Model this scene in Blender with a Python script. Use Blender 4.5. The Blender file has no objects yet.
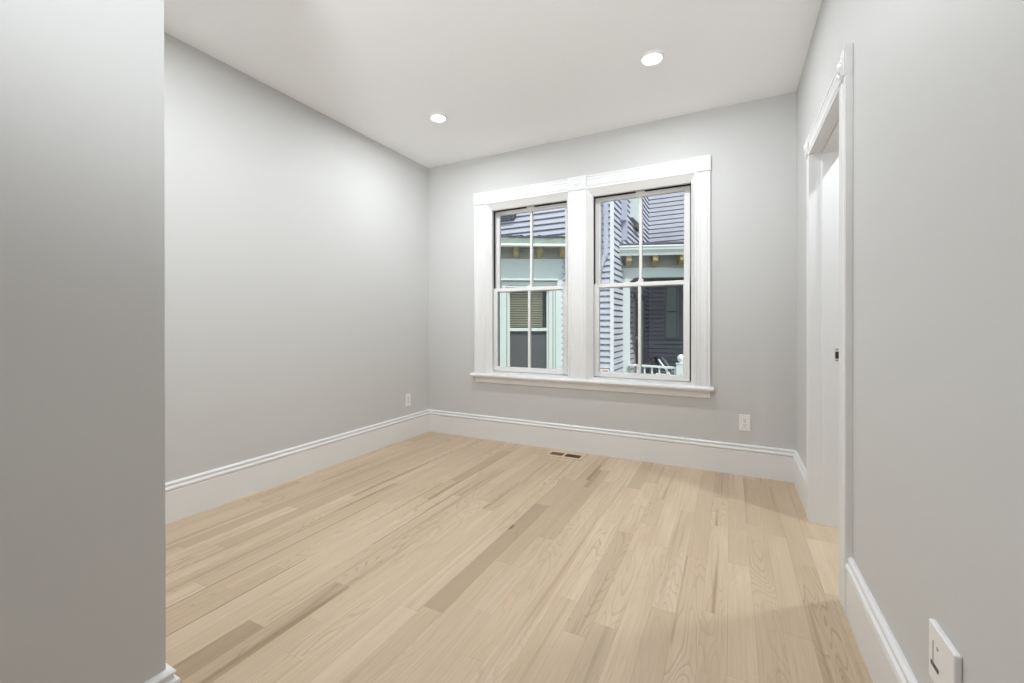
import bpy, bmesh, math, random
from mathutils import Vector, Matrix
S = bpy.context.scene
C = bpy.context.collection
PI = math.pi

# ------------------------------------------------------------------ camera
YAW, PITCH, ROLL = 0.47329, -0.00206, -0.00093
cam_d = bpy.data.cameras.new('camera')
cam = bpy.data.objects.new('camera', cam_d); C.objects.link(cam)
cam_d.sensor_width = 36.0
cam_d.lens = 36.0 * 427.025 / 1024
cam_d.shift_y = -15.7 / 1024
cam_d.clip_start = 0.02; cam_d.clip_end = 200
CAM_Z = 1.10632
cam.matrix_world = (Matrix.Translation((0, 0, CAM_Z)) @ Matrix.Rotation(YAW, 4, 'Z')
                    @ Matrix.Rotation(PI / 2 + PITCH, 4, 'X') @ Matrix.Rotation(ROLL, 4, 'Z'))
S.camera = cam

# ------------------------------------------------------------------ world, sun, exposure
S.view_settings.view_transform = 'Standard'
S.view_settings.look = 'None'
S.view_settings.gamma = 1.0
S.view_settings.use_curve_mapping = False
S.view_settings.exposure = 0.24
LAMP = 12.5       # W per downlight
world = bpy.data.worlds.new('sky'); S.world = world
world.use_nodes = True
wn = world.node_tree.nodes; wl = world.node_tree.links
bgn = wn['Background']
tcw = wn.new('ShaderNodeTexCoord'); sepw = wn.new('ShaderNodeSeparateXYZ'); rw = wn.new('ShaderNodeValToRGB')
wl.new(tcw.outputs['Generated'], sepw.inputs[0]); wl.new(sepw.outputs['Z'], rw.inputs[0])
rw.color_ramp.elements[0].position = 0.0; rw.color_ramp.elements[0].color = (0.95, 0.965, 1.0, 1)
rw.color_ramp.elements[1].position = 0.7; rw.color_ramp.elements[1].color = (0.84, 0.90, 1.0, 1)
wl.new(rw.outputs['Color'], bgn.inputs['Color'])
bgn.inputs['Strength'].default_value = 1.05
sd = bpy.data.lights.new('sun', 'SUN'); sun = bpy.data.objects.new('sun', sd); C.objects.link(sun)
sd.energy = 3.4; sd.angle = math.radians(1.0); sd.color = (1.0, 0.96, 0.90)
el = math.radians(55); az = math.radians(-45)
sdir = Vector((math.cos(el) * math.cos(az), math.cos(el) * math.sin(az), math.sin(el)))   # towards the sun
sun.rotation_euler = sdir.to_track_quat('Z', 'Y').to_euler()
sun.location = (6, -6, 9)
try:
    S.cycles.use_denoising = True
    S.cycles.max_bounces = 12; S.cycles.diffuse_bounces = 8; S.cycles.glossy_bounces = 4
    S.cycles.transparent_max_bounces = 16; S.cycles.sample_clamp_indirect = 6
    S.cycles.caustics_reflective = False; S.cycles.caustics_refractive = False
except Exception:
    pass

# ------------------------------------------------------------------ materials
def mat(name, col, rough=0.5, metal=0.0, spec=0.5, bump=None, var=None):
    m = bpy.data.materials.new(name); m.use_nodes = True
    nt = m.node_tree; b = nt.nodes['Principled BSDF']
    b.inputs['Base Color'].default_value = (*col, 1)
    b.inputs['Roughness'].default_value = rough
    b.inputs['Metallic'].default_value = metal
    b.inputs['Specular IOR Level'].default_value = spec
    tc = nt.nodes.new('ShaderNodeTexCoord')
    if bump:
        n = nt.nodes.new('ShaderNodeTexNoise'); n.inputs['Scale'].default_value = bump[0]; n.inputs['Detail'].default_value = 3
        bp = nt.nodes.new('ShaderNodeBump'); bp.inputs['Strength'].default_value = bump[1]; bp.inputs['Distance'].default_value = 0.002
        nt.links.new(tc.outputs['Object'], n.inputs['Vector'])
        nt.links.new(n.outputs['Fac'], bp.inputs['Height']); nt.links.new(bp.outputs['Normal'], b.inputs['Normal'])
    if var:
        n = nt.nodes.new('ShaderNodeTexNoise'); n.inputs['Scale'].default_value = var[0]; n.inputs['Detail'].default_value = 4
        r = nt.nodes.new('ShaderNodeValToRGB')
        r.color_ramp.elements[0].position = 0.3; r.color_ramp.elements[1].position = 0.7
        r.color_ramp.elements[0].color = (*[c * (1 - var[1]) for c in col], 1)
        r.color_ramp.elements[1].color = (*[min(1, c * (1 + var[1])) for c in col], 1)
        nt.links.new(tc.outputs['Object'], n.inputs['Vector']); nt.links.new(n.outputs['Fac'], r.inputs[0])
        nt.links.new(r.outputs[0], b.inputs['Base Color'])
    return m

M = {}
M['wall'] = mat('grey_wall_paint', (0.60, 0.598, 0.588), 0.55, spec=0.3, bump=(350, 0.04))
M['ceil'] = mat('white_ceiling_paint', (0.93, 0.93, 0.935), 0.8, spec=0.2)
M['trim'] = mat('white_trim_paint', (0.78, 0.78, 0.78), 0.32, spec=0.45)
M['vinyl'] = mat('white_vinyl', (0.80, 0.795, 0.78), 0.35, spec=0.45)
M['liner'] = mat('grey_weatherstrip', (0.10, 0.10, 0.10), 0.6)
M['plastic'] = mat('white_plastic', (0.84, 0.84, 0.83), 0.3)
M['plate'] = mat('pale_metal', (0.70, 0.70, 0.69), 0.35)
M['black'] = mat('black_slot', (0.02, 0.02, 0.02), 0.6)
M['metal'] = mat('satin_nickel', (0.62, 0.61, 0.59), 0.35, metal=0.9)
M['siding'] = mat('lavender_grey_siding', (0.455, 0.475, 0.56), 0.6, var=(3.0, 0.05))
M['board'] = mat('pale_corner_board', (0.72, 0.76, 0.80), 0.5)
M['mint'] = mat('pale_mint_paint', (0.58, 0.67, 0.665), 0.55, var=(2.0, 0.04))
M['mintlight'] = mat('light_mint_trim', (0.57, 0.635, 0.63), 0.5)
M['mintgrey'] = mat('grey_green_fascia', (0.27, 0.335, 0.285), 0.6, var=(6.0, 0.12))
M['gutter'] = mat('white_gutter', (0.78, 0.84, 0.84), 0.4)
M['wood'] = mat('yellow_pine_bracket', (0.36, 0.285, 0.13), 0.6, var=(14, 0.2))
M['slate'] = mat('dark_roof_shingle', (0.07, 0.075, 0.10), 0.9, var=(20, 0.4))
M['frieze'] = mat('grey_frieze', (0.30, 0.31, 0.28), 0.7)
M['down'] = mat('grey_downspout', (0.42, 0.445, 0.56), 0.4)
M['darkglass'] = mat('dark_window_glass', (0.03, 0.035, 0.04), 0.08, spec=0.6)
M['screen'] = mat('grey_insect_screen', (0.075, 0.08, 0.088), 0.8)
M['blind'] = mat('olive_blind', (0.55, 0.56, 0.43), 0.6)
M['deck'] = mat('grey_deck', (0.25, 0.26, 0.27), 0.7)
M['soil'] = mat('ground', (0.16, 0.17, 0.11), 0.95, var=(4, 0.3))
M['fabric'] = mat('dark_sling_fabric', (0.04, 0.045, 0.05), 0.8)
M['red'] = mat('red_panel', (0.40, 0.10, 0.10), 0.5)
M['ventwood'] = mat('pale_oak_register', (0.58, 0.47, 0.34), 0.5, var=(30, 0.1))
M['ventbrown'] = mat('brown_damper', (0.16, 0.08, 0.035), 0.6)
M['groove'] = mat('grey_groove', (0.45, 0.45, 0.45), 0.6)

def emit(name, col, st):
    m = bpy.data.materials.new(name); m.use_nodes = True; nt = m.node_tree
    b = nt.nodes['Principled BSDF']; b.inputs['Base Color'].default_value = (0.9, 0.9, 0.9, 1)
    b.inputs['Emission Color'].default_value = (*col, 1); b.inputs['Emission Strength'].default_value = st
    return m
M['lens'] = emit('lamp_lens', (1.0, 0.98, 0.95), 6.0)

def glass():
    m = bpy.data.materials.new('clear_pane'); m.use_nodes = True; nt = m.node_tree; nt.nodes.clear()
    o = nt.nodes.new('ShaderNodeOutputMaterial'); mx = nt.nodes.new('ShaderNodeMixShader')
    t = nt.nodes.new('ShaderNodeBsdfTransparent'); g = nt.nodes.new('ShaderNodeBsdfGlossy')
    t.inputs[0].default_value = (0.96, 0.98, 0.97, 1); g.inputs['Roughness'].default_value = 0.01
    f = nt.nodes.new('ShaderNodeFresnel'); f.inputs[0].default_value = 1.45
    nt.links.new(f.outputs[0], mx.inputs[0]); nt.links.new(t.outputs[0], mx.inputs[1]); nt.links.new(g.outputs[0], mx.inputs[2])
    nt.links.new(mx.outputs[0], o.inputs[0]); return m
M['glass'] = glass()

def oak():
    """pale oak boards; 'plank' colour attribute: r tone, g random, b grain strength"""
    m = bpy.data.materials.new('natural_oak_boards'); m.use_nodes = True; nt = m.node_tree
    N = nt.nodes.new; L = nt.links.new; b = nt.nodes['Principled BSDF']
    def math_(op, a, c=None, clamp=False):
        n = N('ShaderNodeMath'); n.operation = op; n.use_clamp = clamp
        for i, v in enumerate((a, c)):
            if v is None: continue
            if isinstance(v, (int, float)): n.inputs[i].default_value = v
            else: L(v, n.inputs[i])
        return n.outputs[0]
    def mixc(fac, a, c, bt='MIX'):
        n = N('ShaderNodeMix'); n.data_type = 'RGBA'; n.blend_type = bt
        if isinstance(fac, (int, float)): n.inputs[0].default_value = fac
        else: L(fac, n.inputs[0])
        for i, v in ((6, a), (7, c)):
            if isinstance(v, tuple): n.inputs[i].default_value = (*v, 1)
            else: L(v, n.inputs[i])
        return n.outputs[2]
    at = N('ShaderNodeAttribute'); at.attribute_name = 'plank'
    sp = N('ShaderNodeSeparateColor'); L(at.outputs['Color'], sp.inputs[0])
    tone, rnd, gs = sp.outputs[0], sp.outputs[1], sp.outputs[2]
    tc = N('ShaderNodeTexCoord'); sx = N('ShaderNodeSeparateXYZ'); L(tc.outputs['Object'], sx.inputs[0])
    X, Y = sx.outputs[0], sx.outputs[1]
    off = math_('MULTIPLY', rnd, 57.0)
    def vec(ax, ay):
        c = N('ShaderNodeCombineXYZ'); L(math_('MULTIPLY', X, ax), c.inputs[0]); L(math_('MULTIPLY', Y, ay), c.inputs[1]); L(off, c.inputs[2])
        return c.outputs[0]
    def noise(v, sc, det, rough=0.5, dist=0.0):
        n = N('ShaderNodeTexNoise'); n.inputs['Scale'].default_value = sc; n.inputs['Detail'].default_value = det
        n.inputs['Roughness'].default_value = rough; n.inputs['Distortion'].default_value = dist; L(v, n.inputs['Vector']); return n.outputs['Fac']
    def ramp(v, stops):
        r = N('ShaderNodeValToRGB'); e = r.color_ramp.elements
        while len(e) < len(stops): e.new(0.5)
        for k, (p, c) in enumerate(stops): e[k].position = p; e[k].color = (c, c, c, 1)
        L(v, r.inputs[0]); return r.outputs[0]
    # cathedral figure: contour lines of a stretched noise field
    fld = noise(vec(9.0, 1.05), 1.0, 2.0, 0.45, 0.30)
    cont = math_('FRACT', math_('MULTIPLY', fld, 24.0))
    rings = ramp(cont, [(0.0, 0.0), (0.62, 0.08), (0.84, 0.75), (0.92, 1.0), (0.99, 0.0)])
    msk = ramp(noise(vec(3.0, 0.8), 1.3, 2), [(0.40, 0.15), (0.62, 1.0)])
    rings = math_('MULTIPLY', math_('MULTIPLY', rings, msk), gs)
    fib = ramp(noise(vec(160, 3.5), 1.0, 3, 0.6), [(0.35, 0.0), (0.70, 1.0)])
    blot = noise(vec(5.0, 0.7), 1.6, 3, 0.55)
    strk = ramp(noise(vec(26, 0.55), 1.0, 2, 0.5), [(0.58, 0.0), (0.72, 1.0)])
    base = mixc(tone, (0.345, 0.260, 0.175), (0.665, 0.535, 0.395))
    base = mixc(math_('MULTIPLY', ramp(blot, [(0.35, 0.0), (0.70, 1.0)]), 0.55), base, (0.50, 0.365, 0.235))
    base = mixc(math_('MULTIPLY', rings, 0.85), base, (0.36, 0.265, 0.175))
    base = mixc(math_('MULTIPLY', fib, 0.34), base, (0.40, 0.30, 0.20))
    base = mixc(math_('MULTIPLY', math_('MULTIPLY', strk, gs), 0.72), base, (0.26, 0.18, 0.105))
    # knots and mineral flecks
    vo = N('ShaderNodeTexVoronoi'); vo.inputs['Scale'].default_value = 1.0; L(vec(7.5, 2.4), vo.inputs['Vector'])
    kn = ramp(vo.outputs['Distance'], [(0.0, 1.0), (0.045, 0.9), (0.10, 0.0)])
    vs = N('ShaderNodeSeparateColor'); L(vo.outputs['Color'], vs.inputs[0])
    kn = math_('MULTIPLY', kn, math_('GREATER_THAN', vs.outputs[0], 0.93))
    base = mixc(math_('MULTIPLY', kn, 0.75), base, (0.12, 0.075, 0.04))
    # seams from the board's own uv (metres from its edges)
    uv = N('ShaderNodeUVMap'); uv.uv_map = 'edge'; su = N('ShaderNodeSeparateXYZ'); L(uv.outputs[0], su.inputs[0])
    eu = math_('MINIMUM', su.outputs[0], su.outputs[1])
    seam = ramp(math_('MULTIPLY', eu, 100.0), [(0.0, 1.0), (0.06, 0.8), (0.13, 0.0)])
    base = mixc(math_('MULTIPLY', seam, 0.30), base, (0.20, 0.14, 0.09))
    L(base, b.inputs['Base Color'])
    b.inputs['Roughness'].default_value = 0.48; b.inputs['Specular IOR Level'].default_value = 0.28
    bp = N('ShaderNodeBump'); bp.inputs['Strength'].default_value = 0.12; bp.inputs['Distance'].default_value = 0.001
    L(math_('SUBTRACT', 1.0, math_('ADD', seam, math_('MULTIPLY', fib, 0.3))), bp.inputs['Height']); L(bp.outputs[0], b.inputs['Normal'])
    return m
M['oak'] = oak()
M['seam'] = mat('dark_seam', (0.20, 0.145, 0.095), 0.7)

# ------------------------------------------------------------------ mesh helpers
class MB:
    def __init__(s): s.v = []; s.f = []; s.mi = []
    def add(s, vs, fs, mi=0):
        o = len(s.v); s.v += [tuple(v) for v in vs]; s.f += [tuple(i + o for i in f) for f in fs]; s.mi += [mi] * len(fs); return s
    def box(s, x0, x1, y0, y1, z0, z1, mi=0):
        x0, x1 = sorted((x0, x1)); y0, y1 = sorted((y0, y1)); z0, z1 = sorted((z0, z1))
        return s.add([(x0, y0, z0), (x1, y0, z0), (x1, y1, z0), (x0, y1, z0), (x0, y0, z1), (x1, y0, z1), (x1, y1, z1), (x0, y1, z1)],
                     [(0, 3, 2, 1), (4, 5, 6, 7), (0, 1, 5, 4), (1, 2, 6, 5), (2, 3, 7, 6), (3, 0, 4, 7)], mi)
    def prism(s, prof, P, A, B, D, l0, l1, mi=0, m0=0.0, m1=0.0):
        """profile (a,b) in plane A,B at P, swept along D from l0 to l1; m0,m1 mitre slope with a"""
        P, A, B, D = map(Vector, (P, A, B, D)); n = len(prof)
        vs = [P + A * a + B * b + D * (l0 + m0 * a) for a, b in prof] + [P + A * a + B * b + D * (l1 + m1 * a) for a, b in prof]
        fs = [tuple(range(n))[::-1], tuple(range(n, 2 * n))] + [(i, (i + 1) % n, n + (i + 1) % n, n + i) for i in range(n)]
        return s.add(vs, fs, mi)
    def obox(s, P, E, Nn, s0, s1, t0, t1, z0, z1, mi=0):
        """box in a frame: E along, Nn outwards, z up"""
        return s.prism([(s0, t0), (s1, t0), (s1, t1), (s0, t1)], P, E, Nn, (0, 0, 1), z0, z1, mi)
    def lathe(s, prof, P, ax, n=32, mi=0):
        """(r,h) revolved about axis ax through P"""
        P = Vector(P); ax = Vector(ax).normalized(); u = ax.orthogonal().normalized(); w = ax.cross(u)
        vs = []
        for r, h in prof:
            for k in range(n):
                a = 2 * PI * k / n; vs.append(P + ax * h + (u * math.cos(a) + w * math.sin(a)) * r)
        fs = []
        for j in range(len(prof) - 1):
            for k in range(n):
                k2 = (k + 1) % n; fs.append((j * n + k, j * n + k2, (j + 1) * n + k2, (j + 1) * n + k))
        fs.append(tuple(range(n))[::-1]); fs.append(tuple((len(prof) - 1) * n + k for k in range(n)))
        return s.add(vs, fs, mi)
    def bar(s, a, b, r, n=10, mi=0):
        a, b = Vector(a), Vector(b); return s.lathe([(r, 0), (r, (b - a).length)], a, b - a, n, mi)
    def build(s, name, mats, parent=None, bevel=0.0, smooth=False, label=None):
        me = bpy.data.meshes.new(name); me.from_pydata(s.v, [], s.f)
        for m in (mats if isinstance(mats, (list, tuple)) else [mats]): me.materials.append(M[m] if isinstance(m, str) else m)
        for p, i in zip(me.polygons, s.mi): p.material_index = i
        bm = bmesh.new(); bm.from_mesh(me); bmesh.ops.remove_doubles(bm, verts=bm.verts, dist=1e-6)
        bmesh.ops.recalc_face_normals(bm, faces=bm.faces); bm.to_mesh(me); bm.free()
        if smooth:
            me.polygons.foreach_set('use_smooth', [True] * len(me.polygons)); me.set_sharp_from_angle(angle=math.radians(35))
        o = bpy.data.objects.new(name, me); C.objects.link(o)
        if parent: o.parent = parent; o.matrix_parent_inverse = parent.matrix_world.inverted()
        if bevel:
            bv = o.modifiers.new('bevel', 'BEVEL'); bv.width = bevel; bv.segments = 2; bv.limit_method = 'ANGLE'; bv.angle_limit = math.radians(40)
        if label: o['label'] = label
        return o
def tag(o, label=None, cat=None, group=None, kind=None):
    if label: o['label'] = label
    if cat: o['category'] = cat
    if group: o['group'] = group
    if kind: o['kind'] = kind
    return o
def empty(name, loc, **k):
    o = bpy.data.objects.new(name, None); C.objects.link(o); o.location = loc; o.empty_display_size = 0.1
    o.matrix_world = Matrix.Translation(loc); return tag(o, **k)
def struct(o, label, cat): return tag(o, label, cat, kind='structure')

# ------------------------------------------------------------------ room dimensions (metres)
XL, XR, YB, H = -2.809, 0.410, 3.574, 2.74
NX, NY = -1.285, 0.566            # wall end beside the camera
YF = -3.2                         # far end of the passage behind the camera
HX = 1.4                          # far wall of the side hall
WO = 3.774                        # outside face of the window wall
# window openings (inner edges of casing)
W1 = (-2.107, -1.267); W2 = (-1.104, -0.247); WZ0, WZ1 = 0.607, 2.272
DY0, DY1, DZ = 2.130, 2.885, 2.078   # door opening in right wall

# floor: individual oak boards, one mesh
def make_floor():
    rng = random.Random(11)
    w = 0.0888; x0 = 0.345
    special = {15: [(1.336, 2.42, .22, .9)], 23: [(2.51, 3.31, .25, .3)], 13: [(2.05, 2.82, .50, .8)], 20: [(0.55, 1.29, .38, 1.0)],
               21: [(0.66, 0.975, .02, 1.0), (2.30, 2.86, .5, .6)], 29: [(1.237, 2.45, .52, .4)], 10: [(2.94, 3.62, .5, .9)],
               14: [(2.95, 3.32, .52, 1.0)], 24: [(.5, 1.25, .70, .4)], 25: [(1.05, 2.0, .90, .3)], 9: [(2.3, 3.1, 1.0, .4)],
               8: [(1.55, 2.45, .95, .5)], 6: [(2.72, 3.3, 1.0, .3)], 2: [(1.2, 2.7, .72, 1.0)], 0: [(1.0, 2.35, .58, 1.0)],
               1: [(2.62, 3.4, .6, .6)], 16: [(1.3, 2.6, .95, .5)], 30: [(1.7, 2.6, .65, .5)], 5: [(1.1, 2.2, .78, 1.0)]}
    vs = []; fs = []; col = []; uvs = []
    def plank(xa, xb, ya, yb, tone, gs):
        o = len(vs); vs.extend([(xa, ya, 0), (xb, ya, 0), (xb, yb, 0), (xa, yb, 0)]); fs.append((o, o + 1, o + 2, o + 3))
        col.append((tone, rng.random(), gs)); uvs.append((xb - xa, yb - ya))
    r = 0
    def rowfill(xa, xb, fixed, y0=YF - .1, y1=YB + .1):
        y = y0 - rng.random(); fixed = sorted(fixed)
        while y < y1:
            nxt = next((f for f in fixed if f[0] >= y - 1e-6), None)
            if nxt and abs(nxt[0] - y) < 1e-6:
                plank(xa, xb, nxt[0], nxt[1], nxt[2], nxt[3]); y = nxt[1]; continue
            L_ = rng.choice([0.45, .7, 0.9, 1.2, 1.5, 1.8]) * rng.uniform(.85, 1.15); e = y + L_
            if nxt and e > nxt[0] - .25: e = nxt[0]
            t = min(1, max(.3, rng.gauss(.80, .11)))
            if rng.random() < .05: t = .55
            plank(xa, xb, y, e, t, min(1, max(0.05, rng.gauss(.48, .3)))); y = e
    while True:
        xb = x0 - r * w; xa = xb - w
        if xb < XL - .1: break
        rowfill(xa, xb, special.get(r, []), y0=(YF - .1 if xb > NX - .1 else NY - .2)); r += 1
    plank(0.345, 0.505, DY0 - 3.6, DY0 + .02, .68, .4); plank(0.345, 0.505, DY0 + .02, 2.665, 1.0, .1); plank(0.345, 0.505, 2.665, YB - .5, .82, .2); plank(0.345, 0.505, YB - .5, YB + .1, .7, .6)  # pale board in the doorway paints in the patch of light there
    x = 0.505
    while x < HX + .1: rowfill(x, x + w, [], y0=-0.2); x += w
    # sub floor so that nothing is open underneath
    me = bpy.data.meshes.new('floor'); me.from_pydata(vs, [], fs); me.materials.append(M['oak'])
    ca = me.color_attributes.new('plank', 'FLOAT_COLOR', 'CORNER'); ul = me.uv_layers.new(name='edge')
    # edge distance needs finer faces: every board becomes a 3x3 grid through bmesh below
    me2 = bpy.data.meshes.new('floor'); V = []; F = []; CC = []; UU = []
    for q, (f, c, (wx, wy)) in enumerate(zip(fs, col, uvs)):
        ax, ay, _ = vs[f[0]]; g = 0.012
        xs = [0, g, wx - g, wx]; ys = [0, g, wy - g, wy]; du = [0, g, g, 0]; o = len(V)
        for j in range(4):
            for i in range(4): V.append((ax + xs[i], ay + ys[j], 0))
        for j in range(3):
            for i in range(3):
                ids = [(i, j), (i + 1, j), (i + 1, j + 1), (i, j + 1)]
                F.append(tuple(o + jj * 4 + ii for ii, jj in ids)); CC += [c] * 4; UU += [(du[ii], du[jj]) for ii, jj in ids]
    me2.from_pydata(V, [], F); me2.materials.append(M['oak'])
    ca = me2.color_attributes.new('plank', 'FLOAT_COLOR', 'CORNER'); ul = me2.uv_layers.new(name='edge')
    for i, (c, u) in enumerate(zip(CC, UU)): ca.data[i].color = (*c, 1); ul.data[i].uv = u
    bpy.data.meshes.remove(me)
    o = bpy.data.objects.new('floor', me2); C.objects.link(o)
    sg = MB()
    for row, ya, yb in ((26, .6, 2.0), (24, .55, 1.35), (23, 2.0, 3.3), (22, 1.6, 2.5)):
        xx = 0.345 - row * w; sg.box(xx - .0016, xx + .0016, ya, yb, -.002, .0003)
    sg.build('open_seam', M['seam'], o)
    return struct(o, 'pale natural oak strip floor with a few darker boards', 'floor')
make_floor()
struct(MB().box(XL - .2, HX + .2, YF - .2, WO - .03, H, H + .15).build('ceiling', 'ceil'), 'smooth white ceiling with recessed lights', 'ceiling')
struct(MB().box(XL - .15, XL, NY, YB, -.1, H).build('wall_left', 'wall'), 'light grey wall left of the window wall, with one outlet', 'wall')
wb = MB()
for x0, x1, z0, z1 in ((XL - .15, W1[0], -.1, H), (W1[0], W1[1], -.1, WZ0), (W1[0], W1[1], WZ1, H), (W1[1], W2[0], -.1, H),
                       (W2[0], W2[1], -.1, WZ0), (W2[0], W2[1], WZ1, H), (W2[1], HX + .15, -.1, H)):
    wb.box(x0, x1, YB, WO, z0, z1)
struct(wb.build('wall_back', 'wall'), 'light grey wall holding the pair of white windows', 'wall')
wr = MB()
wr.box(XR, XR + .12, YF, DY0, -.1, H).box(XR, XR + .12, DY1, YB, -.1, H).box(XR, XR + .12, DY0, DY1, DZ, H)
struct(wr.build('wall_right', 'wall'), 'light grey wall on the right with the white doorway', 'wall')
struct(MB().box(XL - .15, NX, YF, NY, -.1, H).build('wall_near', 'wall'), 'grey end of wall filling the left edge of the photo', 'wall')
struct(MB().box(NX, XR + .12, YF - .15, YF, -.1, H).build('wall_rear', 'wall'), 'grey wall closing the passage behind the viewpoint', 'wall')
# side hall seen through the doorway
hw = MB()
hw.box(HX, HX + .12, -.2, YB, -.1, H)
hw.box(XR + .12, HX + .12, -.32, -.2, -.1, H)
struct(hw.build('wall_hall', 'wall'), 'light grey walls of the side room beyond the doorway', 'wall')

# ------------------------------------------------------------------ baseboards
BH = .227
BP = [(0, 0), (.019, 0), (.019, .172), (.0165, .176), (.0165, .180), (.022, .184), (.0235, .190), (.0215, .197), (.014, .201), (.0125, .206),
      (.0125, .210), (.0165, .213), (.0165, .219), (.012, .224), (.006, .227), (0, .227)]
def baseb(name, P, A, D, l0, l1, m0=0, m1=0, label='white baseboard'):
    o = MB().prism(BP, P, A, (0, 0, 1), D, l0, l1, 0, m0, m1).build(name, 'trim'); return struct(o, label, 'baseboard')
baseb('baseboard_left', (XL, 0, 0), (1, 0, 0), (0, 1, 0), NY, YB, 0, -1, 'tall white moulded baseboard along the left wall')
baseb('baseboard_back', (0, YB, 0), (0, -1, 0), (1, 0, 0), XL, XR, 1, -1, 'tall white moulded baseboard under the windows')
baseb('baseboard_right', (XR, 0, 0), (-1, 0, 0), (0, 1, 0), 2.958, YB, 0, -1, 'short white baseboard between door casing and far corner')
baseb('baseboard_right', (XR, 0, 0), (-1, 0, 0), (0, 1, 0), YF, 2.020, 0, 0, 'white baseboard running from door casing towards the viewer')
nb = MB(); nb.prism(BP, (NX, 0, 0), (1, 0, 0), (0, 0, 1), (0, 1, 0), YF, NY, 0, 0, 1)
nb.prism(BP, (0, NY, 0), (0, 1, 0), (0, 0, 1), (1, 0, 0), XL + .024, NX, 0, 0, 1)
struct(nb.build('baseboard_near', 'trim'), 'corner of white baseboard at the foot of the near wall end', 'baseboard')

# ------------------------------------------------------------------ window casing (trim_1)
T = .025; CF = YB - T
t1 = empty('trim_1', ((W1[0] + W2[1]) / 2, YB, WZ0), label='white fluted casing with corner blocks framing both windows', cat='window trim', kind='structure')
def casing_prof(w, t=.022):
    """(across, out) stepped and fluted"""
    e = .012; g = .006
    pts = [(0, 0), (0, t), (e, t), (e + .003, t - .005), (e + .008, t - .005), (e + .011, t)]
    a, b = e + .024, w - e - .024
    pts += [(a, t), (a + .006, t - .003), (b - .006, t - .003), (b, t)]
    pts += [(w - e - .011, t), (w - e - .008, t - .005), (w - e - .003, t - .005), (w - e, t), (w, t), (w, 0)]
    return pts
BZ = WZ1; BT = WZ1 + .118
cx = [(-2.235, W1[0]), (W1[1], W2[0]), (W2[1], -0.137)]
for n_, (a, b) in enumerate(cx):
    MB().prism(casing_prof(b - a), (a, YB, 0), (1, 0, 0), (0, -1, 0), (0, 0, 1), .637, BZ).build('side_casing' if n_ != 1 else 'mullion_casing', 'trim', t1)
for a, b in (W1, W2):
    MB().prism(casing_prof(.115), (0, YB, BZ), (0, 0, 1), (0, -1, 0), (1, 0, 0), a, b).build('head_casing', 'trim', t1)
def block(mb, P, E, Nn, w0, w1, z0, z1, t=.031, f=1.0):
    P, E, Nn = Vector(P), Vector(E), Vector(Nn)
    mb.obox(P, E, Nn, w0, w1, 0, t - .004, z0, z1)
    mb.obox(P, E, Nn, w0 + .005, w1 - .005, t - .004, t, z0 + .005, z1 - .005)
    c = P + E * (w0 + w1) / 2 + Vector((0, 0, (z0 + z1) / 2)) + Nn * (t - .001)
    mb.lathe([(q, h * f) for q, h in ((.044, 0), (.044, .003), (.039, .006), (.034, .003), (.029, .002), (.026, .003), (.022, .008), (.014, .012), (.006, .0135), (.001, .014))], c, Nn, 28)
for a, b in cx:
    m_ = MB(); block(m_, (0, YB, 0), (1, 0, 0), (0, -1, 0), a - .003, b + .003, BZ - .001, BT, f=.4); m_.build('corner_block', 'trim', t1, bevel=.0012)
st = MB(); st.prism([(0, 0), (.052, 0), (.058, .006), (.060, .014), (.058, .023), (.052, .030), (0, .030)], (0, YB, .607), (0, -1, 0), (0, 0, 1), (1, 0, 0), -2.262, -0.112)
st.build('window_stool', 'trim', t1)
MB().prism([(0, .547), (.010, .547), (.016, .553), (.018, .575), (.020, .590), (.030, .600), (.034, .607), (0, .607)], (0, YB, 0), (0, -1, 0), (0, 0, 1), (1, 0, 0), -2.224, -0.140).build('apron', 'trim', t1)

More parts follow.
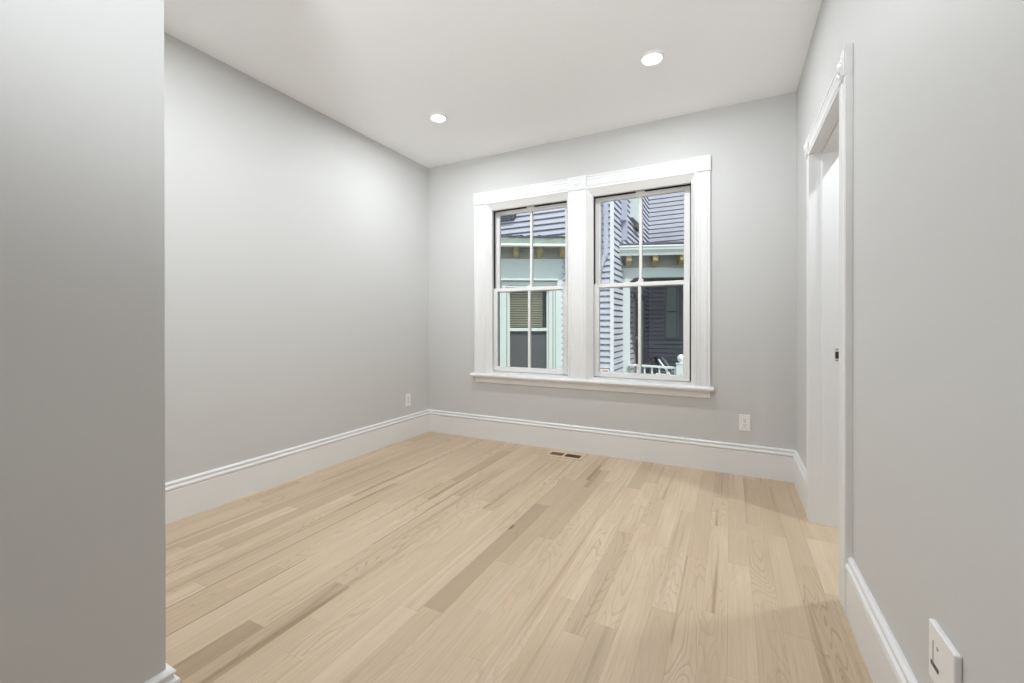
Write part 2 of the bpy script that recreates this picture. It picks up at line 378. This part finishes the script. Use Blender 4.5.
def make_window(num, ox, which):
    cxm = (ox[0] + ox[1]) / 2; x0, x1 = ox; z0, z1 = WZ0, WZ1
    w = empty('window_%d' % num, (cxm, YB, WZ0), label='white double-hung window with vertical bars, %s of the pair' % which, cat='window', kind='structure')
    fr = MB(); yj = 3.60
    # jamb extension and stops
    sl, sr, sh = .046, .028, .056
    ya = CF + .006 - 3.60
    fr.prism([(0, ya), (sl, 0), (sl, .030), (0, .030)], (x0, yj, 0), (1, 0, 0), (0, 1, 0), (0, 0, 1), z0 + .03, z1 - sh)
    fr.prism([(0, ya), (-sr, 0), (-sr, .030), (0, .030)], (x1, yj, 0), (1, 0, 0), (0, 1, 0), (0, 0, 1), z0 + .03, z1 - sh)
    zt, zu = z1, z1 - sh; yf_ = yj + ya; yb_ = yj + .03
    fr.add([(x0, yf_, zt), (x1, yf_, zt), (x1 - sr, yj, zu), (x0 + sl, yj, zu), (x1 - sr, yb_, zu), (x0 + sl, yb_, zu), (x0, yb_, zt), (x1, yb_, zt),
            (x0, yf_, zu), (x1, yf_, zu)], [(0, 1, 2, 3), (3, 2, 4, 5), (5, 4, 7, 6), (0, 3, 8), (1, 9, 2)])
    fr.box(x0 - .0, x0 + .012, 3.63, WO, z0 + .03, z1).box(x1 - .012, x1, 3.63, WO, z0 + .03, z1).box(x0, x1, 3.63, WO, z1 - .012, z1)
    fr.box(x0, x1, YB, WO + .03, z0, z0 + .045)
    fr.box(x0, x0 + .018, 3.755, WO, z0, z1).box(x1 - .018, x1, 3.755, WO, z0, z1).box(x0, x1, 3.755, WO, z1 - .022, z1)
    fr.build('frame', 'vinyl', w)
    ln = MB(); ln.box(x0 + .012, x0 + .020, 3.631, 3.754, z0 + .045, z1 - .012).box(x1 - .020, x1 - .012, 3.631, 3.754, z0 + .045, z1 - .012).box(x0 + .012, x1 - .012, 3.631, 3.754, z1 - .020, z1 - .012)
    ln.box(x0, x1, 3.7275, 3.754, 2.196, z1).box(x0, cxm - .372, 3.7275, 3.754, z0 + .045, z1).box(cxm + .372, x1, 3.7275, 3.754, z0 + .045, z1)
    ln.build('jamb_liner', 'liner', w, label='dark grey sash track')
    def sash(yf, za, zb, hb, ht, name, hw=.387, st=.048):
        m_ = MB(); xa, xb = cxm - hw, cxm + hw; th = .036
        pr = [(0, 0), (0, th), (st - .006, th), (st, th - .010), (st, .010), (st - .006, 0)]
        m_.prism(pr, (xa, yf, 0), (1, 0, 0), (0, 1, 0), (0, 0, 1), za, zb)
        m_.prism(pr, (xb, yf, 0), (-1, 0, 0), (0, 1, 0), (0, 0, 1), za, zb)
        for zz, s_, hh in ((za, 1, hb), (zb, -1, ht)):
            m_.prism([(0, 0), (0, th), (hh - .005, th), (hh, th - .010), (hh, .010), (hh - .005, 0)], (0, yf, zz), (0, 0, s_), (0, 1, 0), (1, 0, 0), xa + st - .008, xb - st + .008)
        s = m_.build(name, 'vinyl', w)
        gz0, gz1 = za + hb - .006, zb - ht + .006
        MB().box(xa + st - .006, xb - st + .006, yf + .016, yf + .020, gz0, gz1).build('glass_pane', 'glass', s)
        mu = MB(); mu.prism([(-.013, 0), (-.009, -.007), (.009, -.007), (.013, 0), (.013, .020), (.009, .027), (-.009, .027), (-.013, .020)], (cxm, yf + .008, 0), (1, 0, 0), (0, 1, 0), (0, 0, 1), gz0 + .004, gz1 - .004)
        mu.build('glazing_bar', 'vinyl', s)
        return s
    lo = sash(3.642, .660, 1.462, .042, .036, 'lower_sash')
    up = sash(3.690, 1.426, 2.219, .036, .036, 'upper_sash')
    lk = MB().box(cxm - .028, cxm + .028, 3.650, 3.672, 1.462, 1.470).lathe([(.013, 0), (.013, .012), (.009, .016)], (cxm, 3.660, 1.470), (0, 0, 1), 14)
    lk.box(cxm - .006, cxm + .03, 3.654, 3.664, 1.474, 1.484); lk.build('sash_lock', 'vinyl', lo)
    MB().box(cxm - .035, cxm + .035, 3.655, 3.69, 2.219, 2.231).build('head_clip', 'plastic', w)
    return w
make_window(1, W1, 'left'); make_window(2, W2, 'right')

# ------------------------------------------------------------------ doorway (door_1)
d1 = empty('door_1', (XR, (DY0 + DY1) / 2, 0), label='white cased doorway with rosette corner blocks in the right wall', cat='doorway', kind='structure')
DH = 2.056
CT = .022
for ya, yb in ((2.020, DY0), (DY1 - .005, 2.958)):
    MB().prism(casing_prof(yb - ya, CT), (XR, ya, 0), (0, 1, 0), (-1, 0, 0), (0, 0, 1), 0, DH).build('side_casing', 'trim', d1)
    m_ = MB(); block(m_, (XR, 0, 0), (0, 1, 0), (-1, 0, 0), ya - .002, yb + .002, DH, DH + .110, .028); m_.build('corner_block', 'trim', d1, bevel=.0012)
MB().prism(casing_prof(.105, CT), (XR, 0, DH), (0, 0, 1), (-1, 0, 0), (0, 1, 0), DY0, DY1 - .005).build('head_casing', 'trim', d1)
jb = MB(); jx0, jx1 = XR - .001, XR + .135
jb.box(jx0, jx1, DY0 - .018, DY0 + .002, 0, DZ).box(jx0, jx1, DY1 - .004, DY1 + .016, 0, DZ).box(jx0, jx1, DY0 - .018, DY1 + .016, DZ - .018, DZ + .004)
jb.build('jamb', 'trim', d1)
sp = MB(); sx0, sx1 = .447, .540
sp.box(sx0, sx1, DY1 - .016, DY1 - .004, 0, DZ - .018).box(sx0, sx1, DY0 + .002, DY0 + .012, 0, DZ - .018).box(sx0, sx1, DY0 + .002, DY1 - .004, DZ - .030, DZ - .018)
sp.build('door_stop', 'trim', d1, bevel=.002)
yk = DY1 - .016
k = MB(); k.box(.501, .525, yk - .002, yk, .905, .978)
plate = k.build('strike_plate', 'plate', d1, label='small pale metal strike plate')
MB().box(.506, .521, yk - .0032, yk - .0018, .922, .960).build('latch_hole', 'black', plate)
s_ = MB()
for zz in (.912, .971): s_.lathe([(.004, 0), (.004, .0015), (.002, .0025)], (.513, yk - .0018, zz), (0, -1, 0), 10)
s_.build('screw', 'liner', plate)

# ------------------------------------------------------------------ recessed lights
def downlight(x, y, label, energy=LAMP, group='recessed ceiling lights'):
    r = empty('recessed_light', (x, y, H), label=label, cat='ceiling light', group=group)
    m_ = MB(); prof = [(.052, -.001), (.053, -.010), (.058, -.013), (.066, -.010), (.070, -.004), (.071, .0)]
    n = 40; vs = []; fs = []
    for q, h in prof:
        for k_ in range(n): a = 2 * PI * k_ / n; vs.append((x + q * math.cos(a), y + q * math.sin(a), H + h))
    for j in range(len(prof) - 1):
        for k_ in range(n): k2 = (k_ + 1) % n; fs.append((j * n + k_, j * n + k2, (j + 1) * n + k2, (j + 1) * n + k_))
    m_.add(vs, fs); m_.build('trim_ring', 'plastic', r, smooth=True)
    MB().lathe([(.054, 0), (.054, -.006), (.050, -.009)], (x, y, H - .0005), (0, 0, 1), 40).build('lens', 'lens', r)
    ld = bpy.data.lights.new('lamp', 'AREA'); ld.shape = 'DISK'; ld.size = .10; ld.energy = energy; ld.color = (.908, .958, 1.0)
    lo = bpy.data.objects.new('lamp', ld); C.objects.link(lo); lo.location = (x, y, H - .012)
    lo.parent = r; lo.matrix_parent_inverse = r.matrix_world.inverted()
    return r
downlight(-0.427, 2.715, 'recessed ceiling light nearer the doorway, right of the pair')
downlight(-2.046, 2.725, 'recessed ceiling light nearer the left wall, left of the pair')
downlight(-0.427, 1.15, 'recessed ceiling light above the viewpoint near the right wall', LAMP * .2)
downlight(-1.86, 1.14, 'recessed ceiling light above the viewpoint near the left wall', LAMP * 1.35)
downlight(-0.427, -0.5, 'added unseen ceiling light in the passage behind the viewpoint', LAMP * .22)  # passage lights are unseen, added as fill
downlight(-0.427, -2.1, 'added unseen ceiling light at the far end of the passage', LAMP * .22)
downlight(.97, 0.4, 'added unseen ceiling light at the near end of the side room')  # side room lights are unseen, added to brighten the doorway
downlight(.97, 2.6, 'added unseen ceiling light in the side room past the doorway', LAMP * 1.2)

# unseen fill lamp on a tripod, added to brighten the ceiling
fl = empty('added_fill_lamp', (-.30, -.9, 0), label='added fill lamp on a tripod, unseen behind the viewpoint, tilted towards the ceiling', cat='lamp')
FP = Vector((-.30, -.9, 1.55)); aim = (Vector((-1.0, 1.5, H)) - FP).normalized()
MB().bar((-.30, -.9, .45), FP - Vector((0, 0, .06)), .013).build('pole', 'fabric', fl)
for k_ in range(3):
    a_ = k_ * 2 * PI / 3 + .5
    MB().bar((-.30, -.9, .62), (-.30 + .42 * math.cos(a_), -.9 + .42 * math.sin(a_), .012), .010).build('leg', 'fabric', fl)
MB().lathe([(.03, -.12), (.05, -.10), (.06, -.04), (.09, .0), (.092, .004), (.075, .0), (.05, -.03)], FP - aim * .03, aim, 28).build('reflector', 'metal', fl, smooth=True)
sl = bpy.data.lights.new('flood', 'SPOT'); sl.energy = 190; sl.spot_size = math.radians(86); sl.spot_blend = 1.0; sl.shadow_soft_size = .22; sl.color = (.908, .958, 1.0)
so = bpy.data.objects.new('flood', sl); C.objects.link(so); so.location = FP + aim * .02; so.rotation_euler = (-aim).to_track_quat('Z', 'Y').to_euler()
so.parent = fl; so.matrix_parent_inverse = fl.matrix_world.inverted()

# ------------------------------------------------------------------ outlets
def outlet(name, P, E, Nn, label, w=.073, h=.118):
    """P centre on wall"""
    P = Vector(P); E = Vector(E); Nn = Vector(Nn); r = empty(name, P, label=label, cat='outlet', group='wall outlets')
    MB().obox(P, E, Nn, -w / 2, w / 2, 0, .006, -h / 2, h / 2).build('cover_plate', 'plastic', r, bevel=.002)
    sl = MB()
    for zz in (-.020, .020):
        MB().obox(P, E, Nn, -.017, .017, .006, .0085, zz - .0145, zz + .0145).build('receptacle', 'plastic', r, bevel=.002)
        for xx, hh in ((-.0065, .004), (.0065, .005)):
            sl.obox(P, E, Nn, xx - .0012, xx + .0012, .0085, .0090, zz + .002, zz + .002 + 2 * hh)
        sl.lathe([(.0028, 0), (.0028, .0006)], P + Vector((0, 0, zz - .007)) + Nn * .0085, Nn, 10)
    sl.lathe([(.0026, 0), (.0026, .0028)], P + Nn * .006, Nn, 10)
    sl.build('slots', 'liner', r)
    return r
outlet('wall_outlet', (XL, 3.249, .375), (0, -1, 0), (1, 0, 0), 'white outlet low on the left wall near the far corner')
outlet('wall_outlet', (.092, YB, .386), (1, 0, 0), (0, -1, 0), 'white outlet on the window wall right of the windows')
# near device, on the right wall
P = Vector((XR, 1.222, .382)); r = empty('wall_outlet', P, label='large white wall plate low in the right foreground', cat='outlet')
E_, N_ = Vector((0, 1, 0)), Vector((-1, 0, 0))
MB().obox(P, E_, N_, -.062, .062, 0, .013, -.064, .064).build('cover_plate', 'plastic', r, bevel=.003)
MB().obox(P, E_, N_, .034, .0375, .0128, .0140, -.022, .030).build('groove', 'groove', r)
MB().obox(P, E_, N_, .008, .044, .0128, .0150, -.026, -.018).build('slot', 'liner', r, label='dark slot')
MB().lathe([(.0042, 0), (.0042, .0015), (.002, .002)], P + N_ * .0128 + E_ * .014 + Vector((0, 0, .024)), N_, 12).build('screw', 'groove', r)

# ------------------------------------------------------------------ floor register
vr = empty('floor_register', (-1.262, 3.455, 0), label='flush wooden floor register below the window wall', cat='floor vent')
x0, x1, y0, y1 = -1.405, -1.090, 3.345, 3.505; ax0, ax1, bx0, bx1, sy0, sy1 = -1.380, -1.265, -1.247, -1.115, 3.385, 3.470
fm = MB()
fm.box(x0, x1, y0, sy0, .0005, .004).box(x0, x1, sy1, y1, .0005, .004).box(x0, ax0, sy0, sy1, .0005, .004).box(ax1, bx0, sy0, sy1, .0005, .004).box(bx1, x1, sy0, sy1, .0005, .004)
fm.build('register_frame', 'ventwood', vr, bevel=.0008)
dm = MB().box(ax0, ax1, sy0, sy1, .0004, .0022)
for k_ in range(5): xx = ax0 + .012 + k_ * .0215; dm.box(xx, xx + .006, sy0 + .006, sy1 - .006, .0022, .0032)
dm.build('closed_grille', 'ventbrown', vr, label='brown grille section')
MB().box(bx0, bx1, sy0, sy1, .0003, .0008).build('duct_opening', 'black', vr)
gm = MB()
for k_ in range(6): xx = bx0 + .008 + k_ * .0212; gm.box(xx, xx + .007, sy0, sy1, .0009, .0034)
gm.box(bx0, bx1, 3.424, 3.430, .0009, .0034); gm.build('open_grille', 'ventbrown', vr)

# ================================================================== OUTSIDE
GZ = -1.0
struct(MB().box(-14, 10, WO, 22, GZ - .2, GZ).build('ground', 'soil'), 'ground between the two houses', 'ground')
hs = empty('neighbouring_house', (-1.73, 7.0, GZ), label='grey clapboard house with mint trim seen through both windows', cat='house')
BY, SX, CY = 7.0, -1.73, 10.46
UP = Vector((0, 0, 1))
def siding(name, P, E, Nn, s0, s1, z0, z1, phase, holes=(), lip=.020, parent=hs):
    """lapped boards, one mesh. holes: (s0,s1,z0,z1) cut out"""
    P, E, Nn = Vector(P), Vector(E), Vector(Nn); m_ = MB(); ex = .1
    z = math.floor((z0 - phase) / ex) * ex + phase
    while z < z1:
        segs = [(s0, s1)]
        for a, b, c, d in holes:
            if z + ex > c + 1e-4 and z < d - 1e-4:
                segs = [q for (u, v) in segs for q in ((u, min(v, a)), (max(u, b), v)) if q[1] - q[0] > 1e-3]
        for u, v in segs:
            m_.prism([(-.03, 0), (lip, 0), (lip, .008), (.003, ex - .018), (-.03, ex - .018)], P + UP * z, Nn, UP, E, u, v)
        z += ex
    m_.obox(P, E, Nn, s0, s1, -.14, -.025 if not holes else -.09, z0, z1)
    return m_.build(name, 'siding', parent)
siding('front_siding', (0, BY, 0), (1, 0, 0), (0, -1, 0), -9.0, SX - .03, GZ, 7.2, .089, lip=.024)
siding('side_siding', (SX, 0, 0), (0, 1, 0), (1, 0, 0), BY, CY, GZ, 7.2, .058, holes=[(8.34, 9.50, 3.16, 4.9), (8.66, 9.80, -.1, 1.75)])
siding('rear_siding', (0, CY, 0), (1, 0, 0), (0, -1, 0), SX, 3.5, GZ, 7.2, .058, holes=[(-1.36, -1.06, .80, 1.98)], lip=.013)
MB().box(SX - .035, SX + .022, BY - .022, BY + .012, GZ, 7.2).build('corner_board', 'board', hs)
# foundation / back of the volumes
MB().box(-9, SX - .12, BY + .12, 14, GZ, 7.2).box(SX - .12, 3.5, CY + .12, 14, GZ, 7.2).build('house_core', 'darkglass', hs)
# downspouts
def downspout(path, wdt, name='downspout'):
    m_ = MB()
    for a, b in zip(path, path[1:]):
        a, b = Vector(a), Vector(b); d = (b - a).normalized(); ref = Vector((0, 1, 0)) if abs(d.y) < .9 else Vector((1, 0, 0))
        u = d.cross(ref).normalized(); v = d.cross(u)
        m_.prism([(-wdt / 2, -.03), (wdt / 2, -.03), (wdt / 2, .03), (-wdt / 2, .03)], a, u, v, d, -.01, (b - a).length + .01)
    return m_.build(name, 'down', hs, bevel=.004)
ds = downspout([(-1.822, BY - .055, 7.0), (-1.822, BY - .055, 2.28), (-1.93, BY - .07, 1.98), (-2.02, BY - .09, 1.80)], .066)
MB().box(-1.868, -1.796, BY - .090, BY - .02, 2.93, 2.965).build('strap', 'down', ds)
MB().box(-1.868, -1.796, BY - .090, BY - .02, 2.22, 2.26).build('strap', 'down', ds)
ds2 = downspout([(SX + .055, 7.62, 7.0), (SX + .055, 7.62, 2.60)], .10)
MB().box(SX + .01, SX + .10, 7.50, 7.74, 2.93, 2.97).build('strap', 'down', ds2)
# dark panel high on the front siding
MB().prism([(-3.95, 3.03), (-3.52, 3.03), (-3.45, 3.20), (-3.95, 3.20)], (0, BY, 0), (1, 0, 0), UP, (0, -1, 0), .01, .06).build('dark_panel', 'slate', hs, label='dark slate-coloured panel on the siding')
pl = MB().box(-1.93, -1.775, BY - .06, BY - .017, .20, .375).build('meter_plate', 'plastic', hs)
MB().box(-1.885, -1.79, BY - .064, BY - .060, .23, .358).build('meter_face', 'red', pl, label='dull red face')

# upper side window (over the porch roof) and a dark box painting in the shadow below its sill
def side_window(name, y0, y1, z0, z1, tw=.11, blind=False, trimmat='mintlight', glassmat='darkglass'):
    w = MB().box(SX - .02, SX + .035, y0, y0 + tw, z0, z1).box(SX - .02, SX + .035, y1 - tw, y1, z0, z1).box(SX - .02, SX + .035, y0, y1, z1 - tw, z1).box(SX - .02, SX + .07, y0 - .03, y1 + .03, z0 - .04, z0 + .02)
    w = w.build(name, trimmat, hs)
    a, b = y0 + tw, y1 - tw; zm = (z0 + z1) / 2
    MB().box(SX - .03, SX + .01, a, a + .045, z0, z1 - tw).box(SX - .03, SX + .01, b - .045, b, z0, z1 - tw).box(SX - .03, SX + .012, a, b, zm - .03, zm + .03).box(SX - .03, SX + .01, a, b, z0 + .02, z0 + .08).build('sash', 'mintlight', w)
    MB().box(SX - .06, SX - .02, a, b, z0, z1 - tw).build('dark_pane', glassmat, w)
    return w
side_window('upper_side_window', 8.34, 9.50, 3.20, 4.85, .17, glassmat='mint')
side_window('porch_side_window', 8.66, 9.80, -.05, 1.72, .09, trimmat='frieze')
MB().box(SX + .015, SX + .08, 8.62, 9.02, 3.03, 3.10).build('sill_shadow_box', 'liner', hs, label='dark box standing in for the shadow under the upper window sill')

# ---- bay with mint wall
ang = math.radians(30); BE = Vector((math.cos(ang), math.sin(ang), 0)); BN = Vector((BE.y, -BE.x, 0)); B0 = Vector((-2.573, BY, 0))
LB = 1.36; B1 = B0 - BE * LB; ZT = 2.245
bw = MB()
holes = (-.972, -.266, .20, 1.74)
bw.obox(B0, BE, BN, -LB, holes[0], -.1, 0, GZ, ZT).obox(B0, BE, BN, holes[1], 0.0, -.1, 0, GZ, ZT).obox(B0, BE, BN, holes[0], holes[1], -.1, 0, GZ, holes[2]).obox(B0, BE, BN, holes[0], holes[1], -.1, 0, holes[3], ZT)
bw.obox(B1, (-1, 0, 0), (0, -1, 0), 0, 1.6, -.1, 0, GZ, ZT)
bw.build('bay_wall', 'mint', hs)
fz = MB().obox(B0, BE, BN, -LB - .005, 0, -.08, .012, ZT, 2.46).obox(B1, (-1, 0, 0), (0, -1, 0), 0, 1.6, -.08, .012, ZT, 2.46)
fz.obox(B0, BE, BN, -LB - .1, 0, .0, .27, 2.425, 2.46)
fz.build('bay_frieze', 'frieze', hs)
for s0 in (-1.235, -.835, -.435, -.045):
    MB().prism([(0, 2.27), (.03, 2.262), (.16, 2.30), (.24, 2.34), (.24, 2.425), (0, 2.425)], B0, BN, UP, BE, s0 - .037, s0 + .037).build('eave_bracket', 'wood', hs, bevel=.003, label='yellow pine eave bracket')
gt = MB(); gp = [(.26, 2.405), (.345, 2.405), (.355, 2.412), (.355, 2.438), (.345, 2.444), (.26, 2.444)]
gt.prism(gp, B0, BN, UP, BE, -LB - .2, .10); gt.prism(gp, B1, (0, -1, 0), UP, (-1, 0, 0), -.1, 1.6); gt.build('bay_gutter_lip', 'gutter', hs)
ft = MB(); gp = [(.26, 2.444), (.31, 2.444), (.325, 2.545), (.26, 2.545)]
ft.prism(gp, B0, BN, UP, BE, -LB - .2, .10); ft.prism(gp, B1, (0, -1, 0), UP, (-1, 0, 0), -.1, 1.6); ft.build('bay_fascia', 'mintgrey', hs)
rf = MB(); rng = random.Random(4)
rf.prism([(.30, 2.545), (.33, 2.56), (-.8, 2.72), (-.8, 2.60)], B0, BN, UP, BE, -LB - .2, .4)
rf.prism([(.30, 2.545), (.33, 2.56), (-.8, 2.72), (-.8, 2.60)], B1, (0, -1, 0), UP, (-1, 0, 0), -.1, 1.6)
for k_ in range(26):
    s_ = -1.45 + k_ * .06; rf.obox(B0, BE, BN, s_, s_ + .055, .20, .335 + rng.uniform(-.01, .008), 2.548, 2.572 + rng.uniform(0, .02))
rf.build('bay_roof', 'slate', hs)
# bay window
g0, g1, gz0, gz1 = holes
bt = MB(); bt.obox(B0, BE, BN, -1.075, g0, -.02, .03, -.1, 1.80).obox(B0, BE, BN, g1, -.145, -.02, .03, -.1, 1.80).obox(B0, BE, BN, -1.06, -.15, -.02, .035, 1.785, 1.850).obox(B0, BE, BN, -1.11, -.11, .0, .09, 1.866, 1.90)
bt.obox(B0, BE, BN, -1.00, -.21, .0, .07, 1.745, 1.768)
bwn = bt.build('bay_window', 'mintlight', hs, bevel=.003)
sh_ = MB(); sh_.obox(B0, BE, BN, g0, g0 + .035, -.06, 0, gz0, gz1).obox(B0, BE, BN, g1 - .035, g1, -.06, 0, gz0, gz1).obox(B0, BE, BN, g0, g1, -.06, 0, gz1 - .04, gz1).obox(B0, BE, BN, g0, g1, -.055, .005, 1.00, 1.055)
sh_.build('sash', 'mintlight', bwn)
MB().obox(B0, BE, BN, -.205, -.188, .02, .033, -.1, 1.78).obox(B0, BE, BN, -.158, -.146, .02, .033, -.1, 1.86).obox(B0, BE, BN, -1.005, -.985, .02, .033, -.1, 1.78).obox(B0, BE, BN, -1.07, -.14, .028, .045, 1.851, 1.865).build('trim_lines_cap_shade', 'mintgrey', bwn)  # grey side lines; the head strip paints the shadow under the cap
MB().obox(B0, BE, BN, g0, g1, -.09, -.085, 1.05, gz1).obox(B0, BE, BN, g0, g1, -.09, -.085, gz0, 1.0).build('dark_pane', 'darkglass', bwn)
MB().obox(B0, BE, BN, g0 + .035, g1 - .035, -.045, -.042, gz0, 1.0).build('insect_screen', 'screen', bwn)
bl = MB(); z = 1.075
while z < 1.70:
    bl.prism([(-.080, 0), (-.060, .014), (-.060, .017), (-.080, .003)], B0 + UP * z, BN, UP, BE, g0 + .04, g1 - .10); z += .030
bl.build('blind', 'blind', bwn, label='olive slatted blind')

# ---- porch
pa = math.radians(20); PE = Vector((math.cos(pa), math.sin(pa), 0)); PN = Vector((PE.y, -PE.x, 0)); P0 = Vector((SX, 7.72, 0)); PG = Vector((SX, 7.46, 0))
PLN = 3.2
MB().obox(P0, PE, PN, .0, PLN, -.16, 0, 1.95, 2.125).prism([(.02, 1.95), (.02, 1.90), (.16, 1.90), (.22, 1.95)], P0, PE, UP, PN, -.16, 0).build('porch_beam', 'mint', hs, bevel=.003)
pf = MB().obox(P0, PE, PN, .0, PLN, -.16, .01, 2.125, 2.34).obox(P0, PE, PN, .05, PLN, .0, .25, 2.33, 2.36).build('porch_frieze', 'frieze', hs)
for s0 in (.088, .535, .985, 1.44, 1.89, 2.34):
    MB().prism([(.01, 2.15), (.04, 2.145), (.16, 2.18), (.22, 2.22), (.22, 2.33), (.01, 2.33)], P0, PN, UP, PE, s0 - .042, s0 + .042).build('eave_bracket', 'wood', hs, bevel=.003, label='yellow pine eave bracket')
MB().prism([(-.02, 2.305), (.0, 2.305), (.012, 2.345), (.045, 2.40), (.05, 2.448), (-.02, 2.448)], PG, PN, UP, PE, .0, PLN).build('porch_gutter', 'mintlight', hs)
MB().prism([(.03, 2.448), (.062, 2.448), (.062, 2.470), (.03, 2.470)], PG, PN, UP, PE, .0, PLN).build('porch_gutter_lip', 'gutter', hs)
MB().prism([(.03, 2.46), (.04, 2.50), (-3.3, 3.16), (-3.3, 3.0), (-.02, 2.40)], PG, PN, UP, PE, .0, PLN + .4).build('porch_roof', 'slate', hs)
MB().obox(P0, PE, PN, .0, .135, -.10, .01, GZ, 1.95).build('porch_post', 'mintlight', hs, bevel=.004)
MB().box(SX, 3.2, 7.9, CY, -.62, -.5).build('porch_deck', 'deck', hs)
MB().box(.35, .50, 7.9, CY, GZ, 2.6).build('porch_shade_wall', 'siding', hs)  # unseen wall added to keep light out of the porch
MB().box(SX, .35, 8.0, CY, 2.12, 2.16).build('porch_ceiling', 'frieze', hs)
# rear window under the porch
rw_ = MB().box(-1.345, -1.32, CY - .03, CY, .80, 2.0).box(-1.11, -1.085, CY - .03, CY, .80, 2.0).box(-1.35, -1.08, CY - .03, CY, 1.965, 2.0).box(-1.35, -1.08, CY - .03, CY, .78, .81).build('rear_window', 'siding', hs)
MB().box(-1.32, -1.11, CY - .012, CY + .02, 1.395, 1.425).build('sash', 'frieze', rw_)
MB().box(-1.36, -1.06, CY + .02, CY + .05, .8, 1.98).build('pane', 'mint', rw_)
bl = MB(); z = .82
while z < 1.38: bl.box(-1.335, -1.095, CY + .0, CY + .012, z, z + .035); z += .058
bl.build('blind', 'mintlight', rw_)
# railing
ra = math.radians(-14); RE = Vector((math.cos(ra), math.sin(ra), 0)); RN = Vector((RE.y, -RE.x, 0)); R0 = Vector((-1.6, 7.72, 0))
MB().obox(R0, RE, RN, -.01, .86, -.035, .035, .375, .41).build('porch_rail', 'gutter', hs, bevel=.004)
MB().obox(R0, RE, RN, -.01, .86, -.025, .025, -.40, -.36).build('porch_rail', 'gutter', hs)
for k_ in range(6):
    s_ = .145 + k_ * .132
    MB().lathe([(.017, -.37), (.017, -.25), (.011, -.23), (.019, -.1), (.013, .08), (.011, .12), (.017, .15), (.017, .38)], R0 + RE * s_, UP, 12).build('baluster', 'gutter', hs)
pc = R0 + RE * .905
nw = MB().obox(R0, RE, RN, .845, .965, -.06, .06, -.55, .462).obox(R0, RE, RN, .835, .975, -.07, .07, .462, .480)
nw.build('newel_post', 'gutter', hs, bevel=.003)
MB().lathe([(.001, .478), (.025, .480), (.030, .492), (.022, .500), (.045, .515), (.058, .540), (.062, .562), (.056, .588), (.040, .607), (.018, .620), (.001, .622)], pc, UP, 24).build('ball_finial', 'gutter', hs, smooth=True)

# porch chair
ch = empty('porch_chair', (-1.25, 8.9, -.5), label='dark reclining chair with white frame on the neighbouring porch', cat='chair')
def bm_bars(lst, name, m, r=.014):
    q = MB()
    for a, b in lst: q.bar(a, b, r)
    return q.build(name, m, ch)
ox, oy, oz = -1.42, 8.75, -.5
def cp(a, b, c): return (ox + a, oy + b, oz + c)
sl_ = MB()
sl_.prism([(.0, .93), (.05, .95), (.22, .42), (.17, .40)], cp(0, 0, 0), (1, 0, 0), UP, (0, 1, 0), 0, .5)
sl_.build('backrest', 'fabric', ch, bevel=.01)
MB().prism([(.18, .40), (.18, .43), (.68, .46), (.68, .43)], cp(0, 0, 0), (1, 0, 0), UP, (0, 1, 0), 0, .5).build('seat', 'fabric', ch)
for yy in (-.02, .52):
    bm_bars([(cp(.16, yy, .93), cp(.84, yy, .01))], 'leg', 'gutter', .018)
    bm_bars([(cp(.66, yy, .50), cp(.12, yy, .01))], 'leg', 'gutter', .016)
    bm_bars([(cp(.12, yy, .64), cp(.60, yy, .62))], 'armrest', 'gutter', .02)
